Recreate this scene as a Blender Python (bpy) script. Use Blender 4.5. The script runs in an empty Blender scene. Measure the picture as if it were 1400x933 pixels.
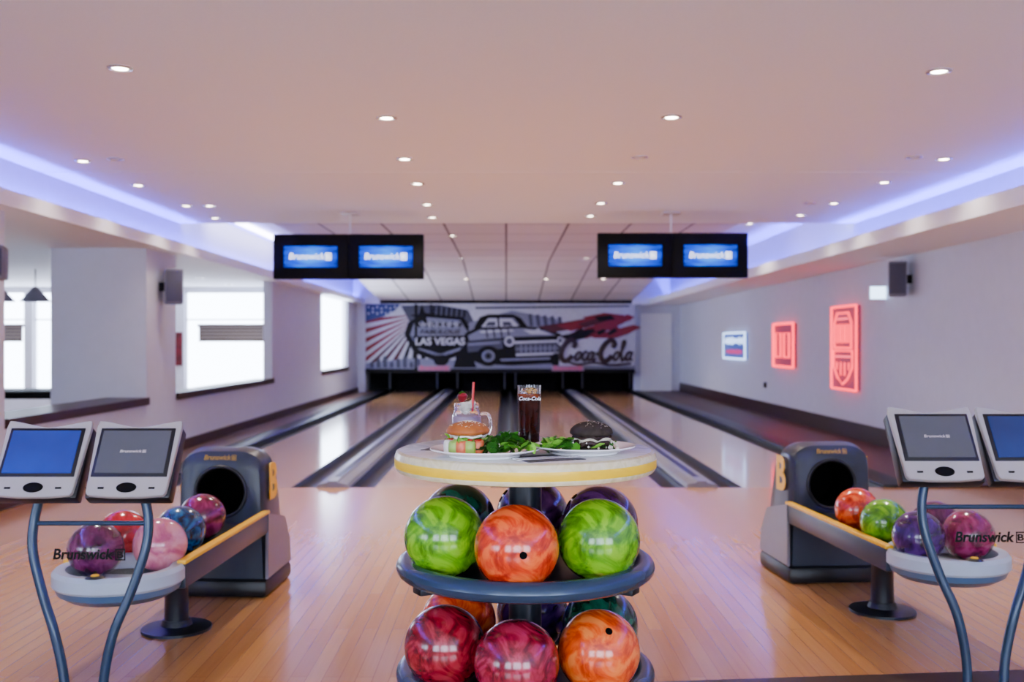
import bpy, bmesh, math, random
from mathutils import Vector, Matrix
random.seed(4)
S=bpy.context.scene
COL=S.collection
R=math.radians

# ------------------------------------------------------------------ materials
def lin(h):
    h=h.lstrip('#'); v=[int(h[i:i+2],16)/255 for i in (0,2,4)]
    return tuple(c/12.92 if c<=.04045 else ((c+.055)/1.055)**2.4 for c in v)+(1,)
def base_mat(name):
    m=bpy.data.materials.new(name); m.use_nodes=True
    nt=m.node_tree; b=nt.nodes['Principled BSDF']; return m,nt,b
def coord(nt,scale=(1,1,1),rot=(0,0,0)):
    tc=nt.nodes.new('ShaderNodeTexCoord'); mp=nt.nodes.new('ShaderNodeMapping')
    mp.inputs['Scale'].default_value=scale; mp.inputs['Rotation'].default_value=rot
    nt.links.new(tc.outputs['Object'],mp.inputs[0]); return mp.outputs[0]
def pm(name,col,rough=.5,metal=0,var=.06,scale=12,bump=0,coat=0,emit=None,es=0,trans=0,ior=1.45,spec=.5):
    m,nt,b=base_mat(name); c=lin(col) if isinstance(col,str) else col
    v=coord(nt); n=nt.nodes.new('ShaderNodeTexNoise'); n.inputs['Scale'].default_value=scale; n.inputs['Detail'].default_value=3
    nt.links.new(v,n.inputs['Vector'])
    r=nt.nodes.new('ShaderNodeValToRGB'); r.color_ramp.elements[0].position=.3; r.color_ramp.elements[1].position=.7
    r.color_ramp.elements[0].color=tuple(x*(1-var) for x in c[:3])+(1,)
    r.color_ramp.elements[1].color=tuple(min(1,x*(1+var)) for x in c[:3])+(1,)
    nt.links.new(n.outputs[0],r.inputs[0]); nt.links.new(r.outputs[0],b.inputs['Base Color'])
    b.inputs['Roughness'].default_value=rough; b.inputs['Metallic'].default_value=metal; b.inputs['Specular IOR Level'].default_value=spec
    b.inputs['Coat Weight'].default_value=coat; b.inputs['Transmission Weight'].default_value=trans; b.inputs['IOR'].default_value=ior
    if bump:
        bp=nt.nodes.new('ShaderNodeBump'); bp.inputs['Strength'].default_value=bump; bp.inputs['Distance'].default_value=.01
        nt.links.new(n.outputs[0],bp.inputs['Height']); nt.links.new(bp.outputs[0],b.inputs['Normal'])
    if emit:
        b.inputs['Emission Color'].default_value=lin(emit); b.inputs['Emission Strength'].default_value=es
    return m
def marble(name,cols,scale=7,rough=.17,dist=2.8,coat=.4):
    m,nt,b=base_mat(name); v=coord(nt)
    n=nt.nodes.new('ShaderNodeTexNoise'); n.inputs['Scale'].default_value=scale; n.inputs['Detail'].default_value=8; n.inputs['Distortion'].default_value=dist
    nt.links.new(v,n.inputs['Vector'])
    r=nt.nodes.new('ShaderNodeValToRGB'); e=r.color_ramp.elements
    e[0].position=.38; e[1].position=.63
    e[0].color=lin(cols[0]); e[1].color=lin(cols[-1])
    if len(cols)>2:
        k=e.new(.5); k.color=lin(cols[1])
    nt.links.new(n.outputs[0],r.inputs[0]); nt.links.new(r.outputs[0],b.inputs['Base Color'])
    b.inputs['Roughness'].default_value=rough; b.inputs['Coat Weight'].default_value=coat; b.inputs['Coat Roughness'].default_value=.12
    return m
def planks(name,c1,c2,mortar,w,l,rough,coat=0,grain=.25,ms=.0012):
    m,nt,b=base_mat(name); v=coord(nt,rot=(0,0,math.pi/2))
    br=nt.nodes.new('ShaderNodeTexBrick'); br.inputs['Scale'].default_value=1
    br.inputs['Brick Width'].default_value=l; br.inputs['Row Height'].default_value=w
    br.inputs['Mortar Size'].default_value=ms; br.inputs['Color1'].default_value=lin(c1); br.inputs['Color2'].default_value=lin(c2)
    br.inputs['Mortar'].default_value=lin(mortar); br.inputs['Bias'].default_value=0
    nt.links.new(v,br.inputs['Vector'])
    v2=coord(nt,scale=(40,1.5,1)); n=nt.nodes.new('ShaderNodeTexNoise'); n.inputs['Scale'].default_value=1.5; n.inputs['Detail'].default_value=4
    nt.links.new(v2,n.inputs['Vector'])
    r=nt.nodes.new('ShaderNodeValToRGB'); r.color_ramp.elements[0].color=(1-grain,)*3+(1,); r.color_ramp.elements[1].color=(1,1,1,1)
    nt.links.new(n.outputs[0],r.inputs[0])
    mx=nt.nodes.new('ShaderNodeMix'); mx.data_type='RGBA'; mx.blend_type='MULTIPLY'; mx.inputs[0].default_value=1
    nt.links.new(br.outputs[0],mx.inputs[6]); nt.links.new(r.outputs[0],mx.inputs[7]); nt.links.new(mx.outputs[2],b.inputs['Base Color'])
    b.inputs['Roughness'].default_value=rough; b.inputs['Coat Weight'].default_value=coat; b.inputs['Coat Roughness'].default_value=.13
    return m
def emis(name,col,s,var=0.0):
    m=bpy.data.materials.new(name); m.use_nodes=True; nt=m.node_tree; nt.nodes.clear()
    o=nt.nodes.new('ShaderNodeOutputMaterial'); e=nt.nodes.new('ShaderNodeEmission')
    e.inputs[0].default_value=lin(col) if isinstance(col,str) else col+(1,); e.inputs[1].default_value=s
    nt.links.new(e.outputs[0],o.inputs[0]); return m

M={}
M['plaster']=pm('plaster_ceiling','#f1eff5',.8,var=.015,scale=60,bump=.05)
M['wall']=pm('painted_wall','#cccdde',.7,var=.02,scale=8)
M['white']=pm('white_paint','#eeeef6',.6,var=.015)
M['brownwood']=pm('dark_brown_wood','#2f130f',.4,var=.2,scale=9)
M['approach']=planks('maple_approach','#cf9454','#c08446','#97653a',.065,1.3,.2,.5,.26)
M['lane']=planks('lane_boards','#ca9c72','#bb8d64','#8c6848',.027,4,.09,.8,.14)
M['redfloor']=planks('red_brown_floor','#441a14','#38140f','#1a0a08',.15,1.5,.5)
M['sidefloor']=planks('side_room_floor','#70543f','#644936','#3a2a20',.12,1.2,.4)
M['gutter']=pm('gutter_plastic','#0c0d12',.34,var=.1,spec=.3)
M['cap']=pm('divider_metal','#6c6a74',.38,.1,var=.08,scale=4)
M['capdark']=pm('divider_dark','#15161c',.4,.1,spec=.3)
M['black']=pm('black_plastic','#030304',.6,spec=.15)
M['void']=pm('pit_black','#020203',.9,spec=.1)
M['hood']=pm('slate_plastic','#2c333f',.32,var=.04)
M['hoodpanel']=pm('silver_beige_plastic','#76737a',.35,.2,var=.04)
M['yellow']=pm('yellow_paint','#f2b800',.35,var=.03)
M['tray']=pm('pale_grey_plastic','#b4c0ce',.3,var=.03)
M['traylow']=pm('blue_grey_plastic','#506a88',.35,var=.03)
M['steel']=pm('slate_painted_steel','#283c52',.25,.15,var=.05)
M['darksteel']=pm('dark_painted_steel','#10161f',.35,.2)
M['cream']=pm('silver_bezel','#b0acaa',.35,.15,var=.02)
M['casedark']=pm('case_dark_grey','#131419',.4)
M['scr_grey']=pm('screen_grey','#44474f',.18,emit='#8c9098',es=.14)
M['scr_blue']=pm('screen_blue_reflection','#14246a',.1,emit='#3a60e0',es=.36,var=.6,scale=4)  # blue reflection on the screen painted in as base colour and faint emission
M['scr_dim']=pm('screen_dim_blue','#1a2850',.1,emit='#3454a8',es=.25,var=.5,scale=4)
M['spk']=pm('speaker_grey','#6c6a76',.6,var=.06)
M['spkf']=pm('speaker_cloth','#464452',.8,var=.1,scale=80)
M['tabletop']=marble('table_laminate',['#dcd8d0','#e8e4de','#cdccca'],9,.22,1.5,.2)
M['rimcream']=marble('rim_cream',['#dacf9c','#e4dab0','#d1c798'],12,.25,1.5,.2)
M['rimyellow']=pm('rim_yellow','#f4c810',.3,var=.04)
M['glass']=pm('clear_glass','#ffffff',.02,var=0,trans=1,ior=1.45)
M['porcelain']=pm('white_porcelain','#f4f4f6',.12,var=.01,coat=.4)
m=bpy.data.materials.new('clear_acrylic'); m.use_nodes=True; nt=m.node_tree; nt.nodes.clear()
o=nt.nodes.new('ShaderNodeOutputMaterial'); t=nt.nodes.new('ShaderNodeBsdfTransparent'); g=nt.nodes.new('ShaderNodeBsdfGlossy'); x=nt.nodes.new('ShaderNodeMixShader')
g.inputs['Roughness'].default_value=.03; x.inputs[0].default_value=.02
nt.links.new(t.outputs[0],x.inputs[1]); nt.links.new(g.outputs[0],x.inputs[2]); nt.links.new(x.outputs[0],o.inputs[0]); M['panel']=m
M['lamp']=emis('downlight_glow','#fff0dc',45)
M['lampoff']=pm('downlight_unlit','#c9bfc0',.4)
M['chrome']=pm('brushed_ring','#d8d4d6',.25,.6)
M['led']=emis('blue_led',(.06,.055,1.0),330)
M['neonred']=emis('neon_red',(1.0,.018,.05),5.5)
M['neonpink']=emis('neon_pink',(1.0,.06,.12),4.5)
M['exit']=emis('exit_light','#bcdcff',6)
M['text_black']=pm('ink_black','#010102',.5,spec=.2)
M['text_white']=emis('screen_white','#ffffff',3.5)
M['text_pink']=pm('logo_pink','#c24a6a',.4,emit='#c24a6a',es=.15)
M['text_gold']=pm('logo_gold','#b08a30',.4)

# ------------------------------------------------------------------ geometry helpers
def link(name,me,loc=(0,0,0),rot=(0,0,0),parent=None,smooth=False,**k):
    ob=bpy.data.objects.new(name,me); COL.objects.link(ob)
    ob.location=loc; ob.rotation_euler=rot
    if parent: ob.parent=parent
    if smooth and me:
        for p in me.polygons: p.use_smooth=True
    for a,b in k.items(): ob[a]=b
    return ob
def top(ob,label,cat,group=None):
    ob['label']=label; ob['category']=cat
    if group: ob['group']=group
    return ob
def st(ob): ob['kind']='structure'; return ob
def root(name,loc,label,cat,group=None,rotz=0):
    e=bpy.data.objects.new(name,None); COL.objects.link(e); e.empty_display_size=.1
    e.location=loc; e.rotation_euler=(0,0,rotz); return top(e,label,cat,group)
def fin(bm,name,mats,angle=None):
    me=bpy.data.meshes.new(name); bmesh.ops.recalc_face_normals(bm,faces=bm.faces); bm.to_mesh(me); bm.free()
    for m in (mats if isinstance(mats,(list,tuple)) else [mats]): me.materials.append(m)
    if angle:
        for p in me.polygons: p.use_smooth=True
        me.set_sharp_from_angle(angle=R(angle))
    return me
def box(name,c,s,mat,bev=0,rot=(0,0,0),parent=None,seg=2):
    bm=bmesh.new(); bmesh.ops.create_cube(bm,size=1)
    for v in bm.verts: v.co=Vector((v.co.x*s[0],v.co.y*s[1],v.co.z*s[2]))
    if bev: bmesh.ops.bevel(bm,geom=bm.edges[:],offset=bev,segments=seg,affect='EDGES',profile=.5)
    return link(name,fin(bm,name,mat,35 if bev else None),c,rot,parent)
def boxes(name,lst,mat,parent=None):
    bm=bmesh.new()
    for (x0,x1,y0,y1,z0,z1) in lst:
        r=bmesh.ops.create_cube(bm,size=1)
        for v in r['verts']:
            v.co=Vector(((x0+x1)/2+v.co.x*(x1-x0),(y0+y1)/2+v.co.y*(y1-y0),(z0+z1)/2+v.co.z*(z1-z0)))
    return link(name,fin(bm,name,mat),parent=parent)
def lathe(name,prof,mats,loc=(0,0,0),parent=None,seg=48,idx=None,rot=(0,0,0),angle=35):
    bm=bmesh.new(); rings=[]
    for r,z in prof:
        if r<1e-5: rings.append([bm.verts.new((0,0,z))])
        else: rings.append([bm.verts.new((r*math.cos(2*math.pi*i/seg),r*math.sin(2*math.pi*i/seg),z)) for i in range(seg)])
    for k in range(len(rings)-1):
        a,b=rings[k],rings[k+1]
        for i in range(seg):
            j=(i+1)%seg
            if len(a)==1 and len(b)==1: continue
            if len(a)==1: f=bm.faces.new((a[0],b[i],b[j]))
            elif len(b)==1: f=bm.faces.new((a[i],b[0],a[j]))
            else: f=bm.faces.new((a[i],b[i],b[j],a[j]))
            if idx: f.material_index=idx[k]
    return link(name,fin(bm,name,mats,angle),loc,rot,parent)
def prism(name,pts,y0,y1,mat,loc=(0,0,0),rot=(0,0,0),parent=None,bev=0):
    bm=bmesh.new(); a=[bm.verts.new((p[0],y0,p[1])) for p in pts]
    f=bm.faces.new(a); r=bmesh.ops.extrude_face_region(bm,geom=[f])
    for g in r['geom']:
        if isinstance(g,bmesh.types.BMVert): g.co.y=y1
    if bev: bmesh.ops.bevel(bm,geom=bm.edges[:],offset=bev,segments=2,affect='EDGES')
    return link(name,fin(bm,name,mat,35),loc,rot,parent)
def catmull(P,n=8):
    P=[Vector(p) for p in P]; Q=[P[0]*2-P[1]]+P+[P[-1]*2-P[-2]]; out=[]
    for i in range(1,len(Q)-2):
        a,b,c,d=Q[i-1:i+3]
        for k in range(n):
            t=k/n; out.append(.5*((2*b)+(c-a)*t+(2*a-5*b+4*c-d)*t*t+(3*b-a-3*c+d)*t**3))
    out.append(P[-1]); return out
def tube(name,P,rad,mat,loc=(0,0,0),parent=None,seg=12,smooth=True,closed=False,rot=(0,0,0)):
    pts=catmull(P) if smooth else [Vector(p) for p in P]
    bm=bmesh.new(); rings=[]; up=Vector((0.13,.95,.2)).normalized(); n=len(pts)
    for i,p in enumerate(pts):
        if closed: d=(pts[(i+1)%n]-pts[i-1]).normalized()
        else: d=(pts[min(i+1,n-1)]-pts[max(i-1,0)]).normalized()
        s=d.cross(up).normalized(); u=s.cross(d).normalized()
        rings.append([bm.verts.new(p+rad*(math.cos(2*math.pi*k/seg)*s+math.sin(2*math.pi*k/seg)*u)) for k in range(seg)])
    m=n if closed else n-1
    for i in range(m):
        a,b=rings[i],rings[(i+1)%n]
        for k in range(seg): bm.faces.new((a[k],b[k],b[(k+1)%seg],a[(k+1)%seg]))
    if not closed: bm.faces.new(rings[0]); bm.faces.new(rings[-1])
    return link(name,fin(bm,name,mat,50),loc,rot,parent)
def torus(name,Rm,rx,rz,mat,loc,parent=None,rot=(0,0,0),seg=72):
    prof=[(Rm+rx*math.cos(a),rz*math.sin(a)) for a in [2*math.pi*i/18 for i in range(19)]]
    return lathe(name,prof,mat,loc,parent,seg,rot=rot,angle=80)
def text(name,body,size,mat,loc,rot,parent=None,shear=0,ext=.001,bold=0,sx=1,space=1):
    cu=bpy.data.curves.new(name,'FONT'); cu.body=body; cu.size=size; cu.align_x='CENTER'; cu.align_y='CENTER'
    cu.shear=shear; cu.extrude=ext; cu.offset=bold; cu.space_character=space; cu.resolution_u=4
    t=bpy.data.objects.new(name,cu); COL.objects.link(t); bpy.context.view_layer.update()
    me=bpy.data.meshes.new_from_object(t.evaluated_get(bpy.context.evaluated_depsgraph_get()))
    bpy.data.objects.remove(t); me.materials.clear(); me.materials.append(mat)
    for v in me.vertices: v.co.x*=sx
    me.name=name
    return link(name,me,loc,rot,parent)
FR=(R(90),0,0); FL=(R(90),0,R(-90)); FRX=(R(90),0,R(90))
def brandmark(parent,size,mat,loc,rot,width,ext=.001,bold=.02):
    "wordmark followed by the small boxed B emblem"
    t=text('lettering','Brunswick',size,mat,(0,0,0),(0,0,0),None,shear=.16,ext=ext,bold=size*bold)
    xs=[v.co.x for v in t.data.vertices]; w=max(xs)-min(xs); k=width*.83/w; m0=(max(xs)+min(xs))/2
    for v in t.data.vertices: v.co.x=(v.co.x-m0)*k-width*.085
    b=text('b','B',size*.72,mat,(0,0,0),(0,0,0),None,ext=ext,bold=size*.015)
    bm=bmesh.new(); bm.from_mesh(t.data); s=size*.40; th=size*.085; x0=width*.35; W=width*.14
    bx=[v.co.x for v in b.data.vertices]; bmid=(max(bx)+min(bx))/2; bw=max(bx)-min(bx); kk=(W-4*th*.8)/bw
    bz=[v.co.y for v in b.data.vertices]; ymid=(max(bz)+min(bz))/2; yk=(2*s-4*th)/(max(bz)-min(bz))
    vs=[bm.verts.new(((v.co.x-bmid)*kk+x0+W/2,(v.co.y-ymid)*yk,v.co.z)) for v in b.data.vertices]
    for p in b.data.polygons:
        try: bm.faces.new([vs[i] for i in p.vertices])
        except Exception: pass
    bpy.data.objects.remove(b)
    def q(a,b_,c,d):
        q_=[bm.verts.new((p[0],p[1],ext)) for p in ((a,b_),(c,b_),(c,d),(a,d))]; bm.faces.new(q_)
    q(x0,-s,x0+W,-s+th); q(x0,s-th,x0+W,s); q(x0,-s+th,x0+th,s-th); q(x0+W-th,-s+th,x0+W,s-th)
    bm.to_mesh(t.data); bm.free()
    t.location=loc; t.rotation_euler=rot
    if parent: t.parent=parent
    return t

# ------------------------------------------------------------------ ROOM
LY=9.0
st(boxes('floor',[(-3.95,4.7,-3,LY,-.12,0)],M['approach']))
st(boxes('floor_lane_bed',[(-3.95,4.7,LY,28,-.2,-.12)],M['void']))
st(boxes('floor_side_room',[(-12,-4.1,-3,18.5,-.12,0)],M['sidefloor']))
st(boxes('floor_side_strip',[(3.72,4.7,LY,26.8,-.119,.02)],M['redfloor']))
st(boxes('floor_edge_strip',[(-3.95,-3.5,LY,26.8,-.119,.01)],M['sidefloor']))
t=st(boxes('trim_1',[(-2.2,3.6,-.5,0,.0002,.006)],M['brownwood'])); t.location=(0,3.775,0); t.rotation_euler=(0,0,R(5.4))

st(boxes('ceiling',[(-4.1,4.4,-3,8.67,2.8,2.95),(-4.1,4.4,8.69,12.4,2.8,2.95),(-4.1,4.4,8.66,8.7,2.806,2.95)],M['plaster']))
m,nt,b=base_mat('ceiling_tiles'); v=coord(nt); br=nt.nodes.new('ShaderNodeTexBrick'); br.offset=0
br.inputs['Scale'].default_value=1; br.inputs['Brick Width'].default_value=.86; br.inputs['Row Height'].default_value=1.25
br.inputs['Mortar Size'].default_value=.018; br.inputs['Color1'].default_value=lin('#e2d9de'); br.inputs['Color2'].default_value=lin('#d6cdd3'); br.inputs['Mortar'].default_value=lin('#675d64')
nt.links.new(v,br.inputs['Vector']); nt.links.new(br.outputs[0],b.inputs['Base Color']); b.inputs['Roughness'].default_value=.8
st(boxes('ceiling_tiles',[(-3.2,3.2,12.4,20,2.95,3.05)],m))
st(boxes('ceiling_cove',[(-4.1,4.4,12.4,28,3.051,3.1)],M['white']))
sl=boxes('ceiling_far',[(-3.35,3.35,20,26.4,0,.04)],m); st(sl)
for v_ in sl.data.vertices:
    v_.co.z+=2.95-(v_.co.y-20)*.51/6.4
st(boxes('wall_cove_end',[(-4.06,-3.35,26.4,26.5,2.35,3.05),(3.35,4.36,26.4,26.5,2.33,3.05)],M['white']))
# side soffits: shelf, front lip and unseen upstand added to narrow the LED spill
st(boxes('ceiling_left',[(-12,-4.1,-3,18.7,2.35,2.45),(-4.1,-3.77,-3,28,2.35,2.37),(-3.79,-3.77,-3,28,2.37,2.475),(-3.975,-3.965,-3,26.4,2.37,2.465)],M['plaster']))
st(boxes('ceiling_right',[(3.8,4.7,-3,28,2.33,2.35),(3.8,3.82,-3,28,2.35,2.475),(4.255,4.265,-3,26.4,2.35,2.455)],M['plaster']))
st(boxes('wall_cove_left',[(-4.12,-4.06,-3,28,2.37,3.1)],M['white']))
st(boxes('wall_cove_right',[(4.35,4.42,-3,28,2.35,3.1)],M['white']))
WX=-3.95
st(boxes('wall_left',[(-4.1,WX,-3,28,0,.63),(-5,WX,10.93,11.9,.63,2.35),(-4.98,-4.1,10.93,11.9,0,.63),(-4.1,WX,16.8,21.3,.63,2.35),(-4.1,WX,24.8,28,.63,2.35),(-5,WX,6.75,7.84,.63,2.35)],M['wall']))
st(boxes('trim_3',[(-4.3,-3.91,-3,6.75,.63,.71),(-4.4,-3.91,7.84,10.93,.63,.71),(-4.22,-3.91,11.9,16.8,.63,.71),(-4.22,-3.91,21.3,24.8,.63,.71)],M['brownwood']))
st(boxes('wall_right',[(4.7,4.85,-3,28,-.1,2.35)],M['wall']))
st(boxes('baseboard_right',[(4.67,4.7,-3,26.8,.02,.24)],M['brownwood']))
st(boxes('baseboard_left',[(-3.95,-3.92,-3,26.8,.01,.13)],M['brownwood']))
st(boxes('wall_back',[(-4.1,4.85,28,28.1,-.2,3.1)],M['void']))
st(boxes('wall_back_right',[(3.44,4.7,26.8,26.95,0,2.33)],M['wall']))
st(boxes('wall_back_left',[(-3.95,-3.74,26.4,26.95,0,2.35)],M['wall']))
st(boxes('door_1',[(3.62,4.45,26.76,26.8,.02,2.1)],M['white']))
# unseen wall behind the viewer, added with window openings to cut the daylight
fw=[(-12.1,4.85,-3.15,-3,0,.7),(-12.1,4.85,-3.15,-3,2.35,2.95)]
for a,b_ in [(-12.1,-11.6),(-9.5,-8.9),(-6.2,-3.3),(-1.5,-.9),(1.1,1.7),(3.9,4.85)]: fw.append((a,b_,-3.15,-3,.7,2.35))
st(boxes('wall_front',fw,M['wall']))
wz0,wz1=.35,2.28
wins=[(-12,-8.95),(-8.8,-6.24),(-5.98,-4.16)]
st(boxes('wall_side_room',[(-12,-4.1,18.5,18.7,0,wz0),(-12,-4.1,18.5,18.7,wz1,2.35),(-8.95,-8.8,18.5,18.7,wz0,wz1),(-6.24,-5.98,18.5,18.7,wz0,wz1),(-4.16,-4.1,18.5,18.7,wz0,wz1)],M['white']))
st(boxes('wall_outer',[(-12.1,-12,-3,18.7,0,2.45)],M['white']))
for i,(a,b_) in enumerate(wins):
    st(boxes('window_%d'%(i+1),[(a,b_,18.55,18.6,wz0,wz0+.04),(a,b_,18.55,18.6,wz1-.04,wz1),(a,b_,18.55,18.6,1.73,1.755),(a,a+.035,18.55,18.6,wz0,wz1),(b_-.035,b_,18.55,18.6,wz0,wz1)],M['white']))
st(boxes('window_4',[(-4.06,-4.0,21.3,21.36,.71,2.35),(-4.06,-4.0,24.74,24.8,.71,2.35)],M['white']))
m,nt,b=base_mat('woven_blind'); v=coord(nt); w=nt.nodes.new('ShaderNodeTexWave'); w.bands_direction='Z'; w.inputs['Scale'].default_value=5
r=nt.nodes.new('ShaderNodeValToRGB'); r.color_ramp.elements[0].color=lin('#2e211c'); r.color_ramp.elements[1].color=lin('#9a8a80')
nt.links.new(v,w.inputs['Vector']); nt.links.new(w.outputs[0],r.inputs[0]); nt.links.new(r.outputs[0],b.inputs['Base Color'])
for a,b_ in [(-10.4,-8.98),(-5.7,-4.35)]:
    bl=boxes('roller_blind',[(a,b_,18.46,18.495,1.36,1.62),(a-.02,b_+.02,18.44,18.5,1.6,1.66),(a,b_,18.45,18.495,1.33,1.36)],m)
    top(bl,'brown woven roller blind half drawn across bright window','blind','roller blinds in the side room')
for n,x in (('left',-4.02),('right',4.31)):
    l=boxes('led_strip',[(x-.015,x+.015,-2.5,26.3,(2.372 if x<0 else 2.352),2.385)],M['led'])
    top(l,'long blue LED light strip hidden in the ceiling cove','light strip','cove LED strips')

# ------------------------------------------------------------------ LANES
lanes=[(-3.0,-1.95),(-1.19,-.14),(.35,1.40),(2.14,3.19)]
for a,b_ in lanes:
    l=box('bowling_lane',((a+b_)/2,(LY+27.2)/2,-.06),(b_-a,27.2-LY,.12),M['lane'])
    top(l,'polished pale wooden bowling lane running to the pins','bowling lane','bowling lanes')
def gutter(a,b_):
    bm=bmesh.new(); n=10; w=b_-a; cx=(a+b_)/2; L=27.2-LY
    prof=[(-w/2,0),(-w/2+.01,0)]+[(-(w/2-.012)*math.cos(math.pi*i/n),-.085*math.sin(math.pi*i/n)) for i in range(n+1)]+[(w/2-.01,0),(w/2,0),(w/2,-.118),(-w/2,-.118)]
    A=[bm.verts.new((p[0],-L/2,p[1])) for p in prof]; B=[bm.verts.new((p[0],L/2,p[1])) for p in prof]
    k=len(prof)
    for i in range(k): bm.faces.new((A[i],A[(i+1)%k],B[(i+1)%k],B[i]))
    o=link('lane_gutter',fin(bm,'lane_gutter',M['gutter'],60),(cx,LY+L/2,-.001))
    top(o,'glossy dark rounded gutter channel beside the lane','gutter','lane gutters')
for g in [(-3.22,-3.0),(-1.95,-1.72),(-1.42,-1.19),(-.14,.075),(.135,.35),(1.40,1.62),(1.92,2.14),(3.19,3.41)]: gutter(*g)
for a,b_,mt,lab in [(-1.72,-1.42,'cap','wide grey ball-return capping between two gutters'),(1.62,1.92,'cap','wide grey ball-return capping between two gutters'),
   (.075,.135,'capdark','narrow dark divider strip between two gutters'),(-3.5,-3.22,'capdark','dark capping strip beside the outer lane gutter'),(3.41,3.72,'capdark','dark capping strip beside the outer lane gutter')]:
    w_=b_-a-.004; L=27.2-LY
    if mt=='cap':
        pr=[(-w_/2,-.115),(-w_/2,.0),(-w_/2+.02,.03),(-.05,.045),(-.04,.06),(.04,.06),(.05,.045),(w_/2-.02,.03),(w_/2,.0),(w_/2,-.115)]
        o=prism('lane_divider',pr,-L/2,L/2,M[mt],((a+b_)/2,LY+L/2,0))
        boxes('inset_strip',[(-.03,.03,-L/2+.3,L/2,.0602,.062)],M['capdark'],o)
    else: o=box('lane_divider',((a+b_)/2,(LY+27.2)/2,-.045),(w_,L,.14),M[mt],.008)
    top(o,lab,'lane divider','lane dividers')

# ------------------------------------------------------------------ MURAL / MASKING UNIT
MK=.01947
mr=root('mural_masking_unit',(0,26.5,0),'wide mural panel with flag rays, car and lettering','mural')
def mx(u): return (u-692)*MK
def mz(v): return 1.31-(v-469)*MK
C={'w':pm('mural_white','#c0c0cc',.5),'k':pm('mural_black','#050508',.5,spec=.2),'g':pm('mural_grey','#3e3f50',.5),'l':pm('mural_light_grey','#77788c',.5),'r':pm('mural_red','#7e0616',.5),'d':pm('mural_dark_red','#48060f',.5),'b':pm('mural_blue','#22346c',.5),'s':pm('mural_script','#24060c',.5)}
keys=list(C); box('panel',((mx(500)+mx(868))/2,0,(mz(415)+mz(505))/2),(mx(868)-mx(500),.06,mz(415)-mz(505)),C['w'],parent=mr)
bm=bmesh.new()
lay=[0]
TR=[0,1]
def poly(c,pts):
    lay[0]+=1; y=-.032-.0004*lay[0]
    vs=[bm.verts.new((mx(TR[0]+(u-TR[0])*TR[1]),y,mz(v))) for u,v in pts]
    try: f=bm.faces.new(vs); f.material_index=keys.index(c)
    except Exception: pass
def ell(c,u,v,a,b_,n=20): poly(c,[(u+a*math.cos(2*math.pi*i/n),v+b_*math.sin(2*math.pi*i/n)) for i in range(n)])
cu,cv=592,425
edge=[]
for i in range(22):
    t=i/21
    if t<.5: edge.append((500,436+(505-436)*t/.5))
    else: edge.append((500+(586-500)*(t-.5)/.5,505))
for i in range(0,21,2):
    poly('r' if i<9 else ('d' if i<15 else 'k'),[(cu-22,cv+5+i*.8),edge[i],edge[i+1]])
poly('b',[(500,416),(548,416),(540,425),(525,433),(500,440)])
for i in range(14): ell('w',504+(i%7)*6,420+(i//7)*7+(i%2)*2,1.4,1.6,5)
poly('l',[(500,497),(560,490),(660,494),(760,490),(868,499),(868,505),(500,505)])
poly('g',[(548,418),(600,417),(640,424),(650,444),(560,440)])
for i in range(7): poly('k',[(592+i*7,418+i),(595+i*7,418+i),(594+i*7,434),(591+i*7,434)])
# angular road sign
poly('k',[(558,441),(580,429),(634,434),(648,455),(638,483),(602,496),(566,483),(553,458)])
poly('l',[(566,443),(582,434),(629,438),(640,455),(632,478),(602,489),(573,478),(561,458)])
poly('k',[(564,460),(637,459),(631,475),(602,484),(572,476)])
for i in range(7): poly('k',[(570+i*9,444),(574+i*9,439),(578+i*9,444),(574+i*9,449)])
poly('k',[(573,430),(577,416),(581,428),(594,430),(583,435),(586,445),(577,439),(569,444),(572,435),(560,431)])
poly('k',[(567,416),(571,416),(571,505),(567,505)]); poly('k',[(588,416),(591,416),(591,434),(588,434)]); poly('k',[(590,486),(618,486),(612,497),(604,503),(595,498)])
poly('k',[(620,503),(624,486),(632,474),(644,484),(652,503)])
for i in range(8): poly('g',[(506+i*9,496-(i%3)*4),(511+i*9,494-(i%3)*4),(512+i*9,503),(506+i*9,503)])
# long low classic car, three-quarter front
poly('l',[(642,441),(700,425),(760,436),(772,450),(640,462)])
for i in range(5): poly('g',[(722+i*10,430+i),(727+i*10,429+i),(729+i*10,446),(724+i*10,446)])
TR[:]=[634,.99]
poly('k',[(648,449),(656,434),(668,430),(702,430),(713,435),(722,447),(714,449),(703,435),(668,435),(657,449)])
poly('w',[(659,447),(668,436),(700,436),(710,447)]); poly('k',[(680,435),(683,435),(684,448),(681,448)])
poly('g',[(663,446),(668,440),(678,440),(678,446)]); poly('g',[(688,446),(688,440),(698,440),(702,446)])
poly('k',[(632,470),(636,456),(652,448),(716,446),(748,449),(768,457),(772,468),(771,489),(756,497),(700,500),(658,498),(636,490)])
poly('l',[(640,459),(656,451),(714,449),(745,452),(762,459),(700,461),(642,466)]); poly('w',[(716,451),(742,453),(756,458),(726,457)])
poly('w',[(656,453),(700,451),(704,453),(658,455.5)])
for i in range(4): poly('k',[(664+i*10,450),(666+i*10,450),(668+i*10,462),(666+i*10,462)])
poly('g',[(638,468),(688,464),(688,477),(640,482)]); poly('l',[(640,470),(684,467),(684,470),(640,473)]); poly('g',[(704,470),(766,468),(764,484),(706,486)])
poly('w',[(704,467),(766,465),(766,468),(704,470)]); poly('w',[(706,484),(765,482),(765,485),(706,487)])
for i in range(8): poly('l',[(712+i*6.6,472),(714.5+i*6.6,472),(714.5+i*6.6,483),(712+i*6.6,483)])
poly('l',[(706,476.5),(765,475),(765,477),(706,478.5)])
poly('w',[(732,452),(737,449),(740,452),(737,456)])
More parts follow.
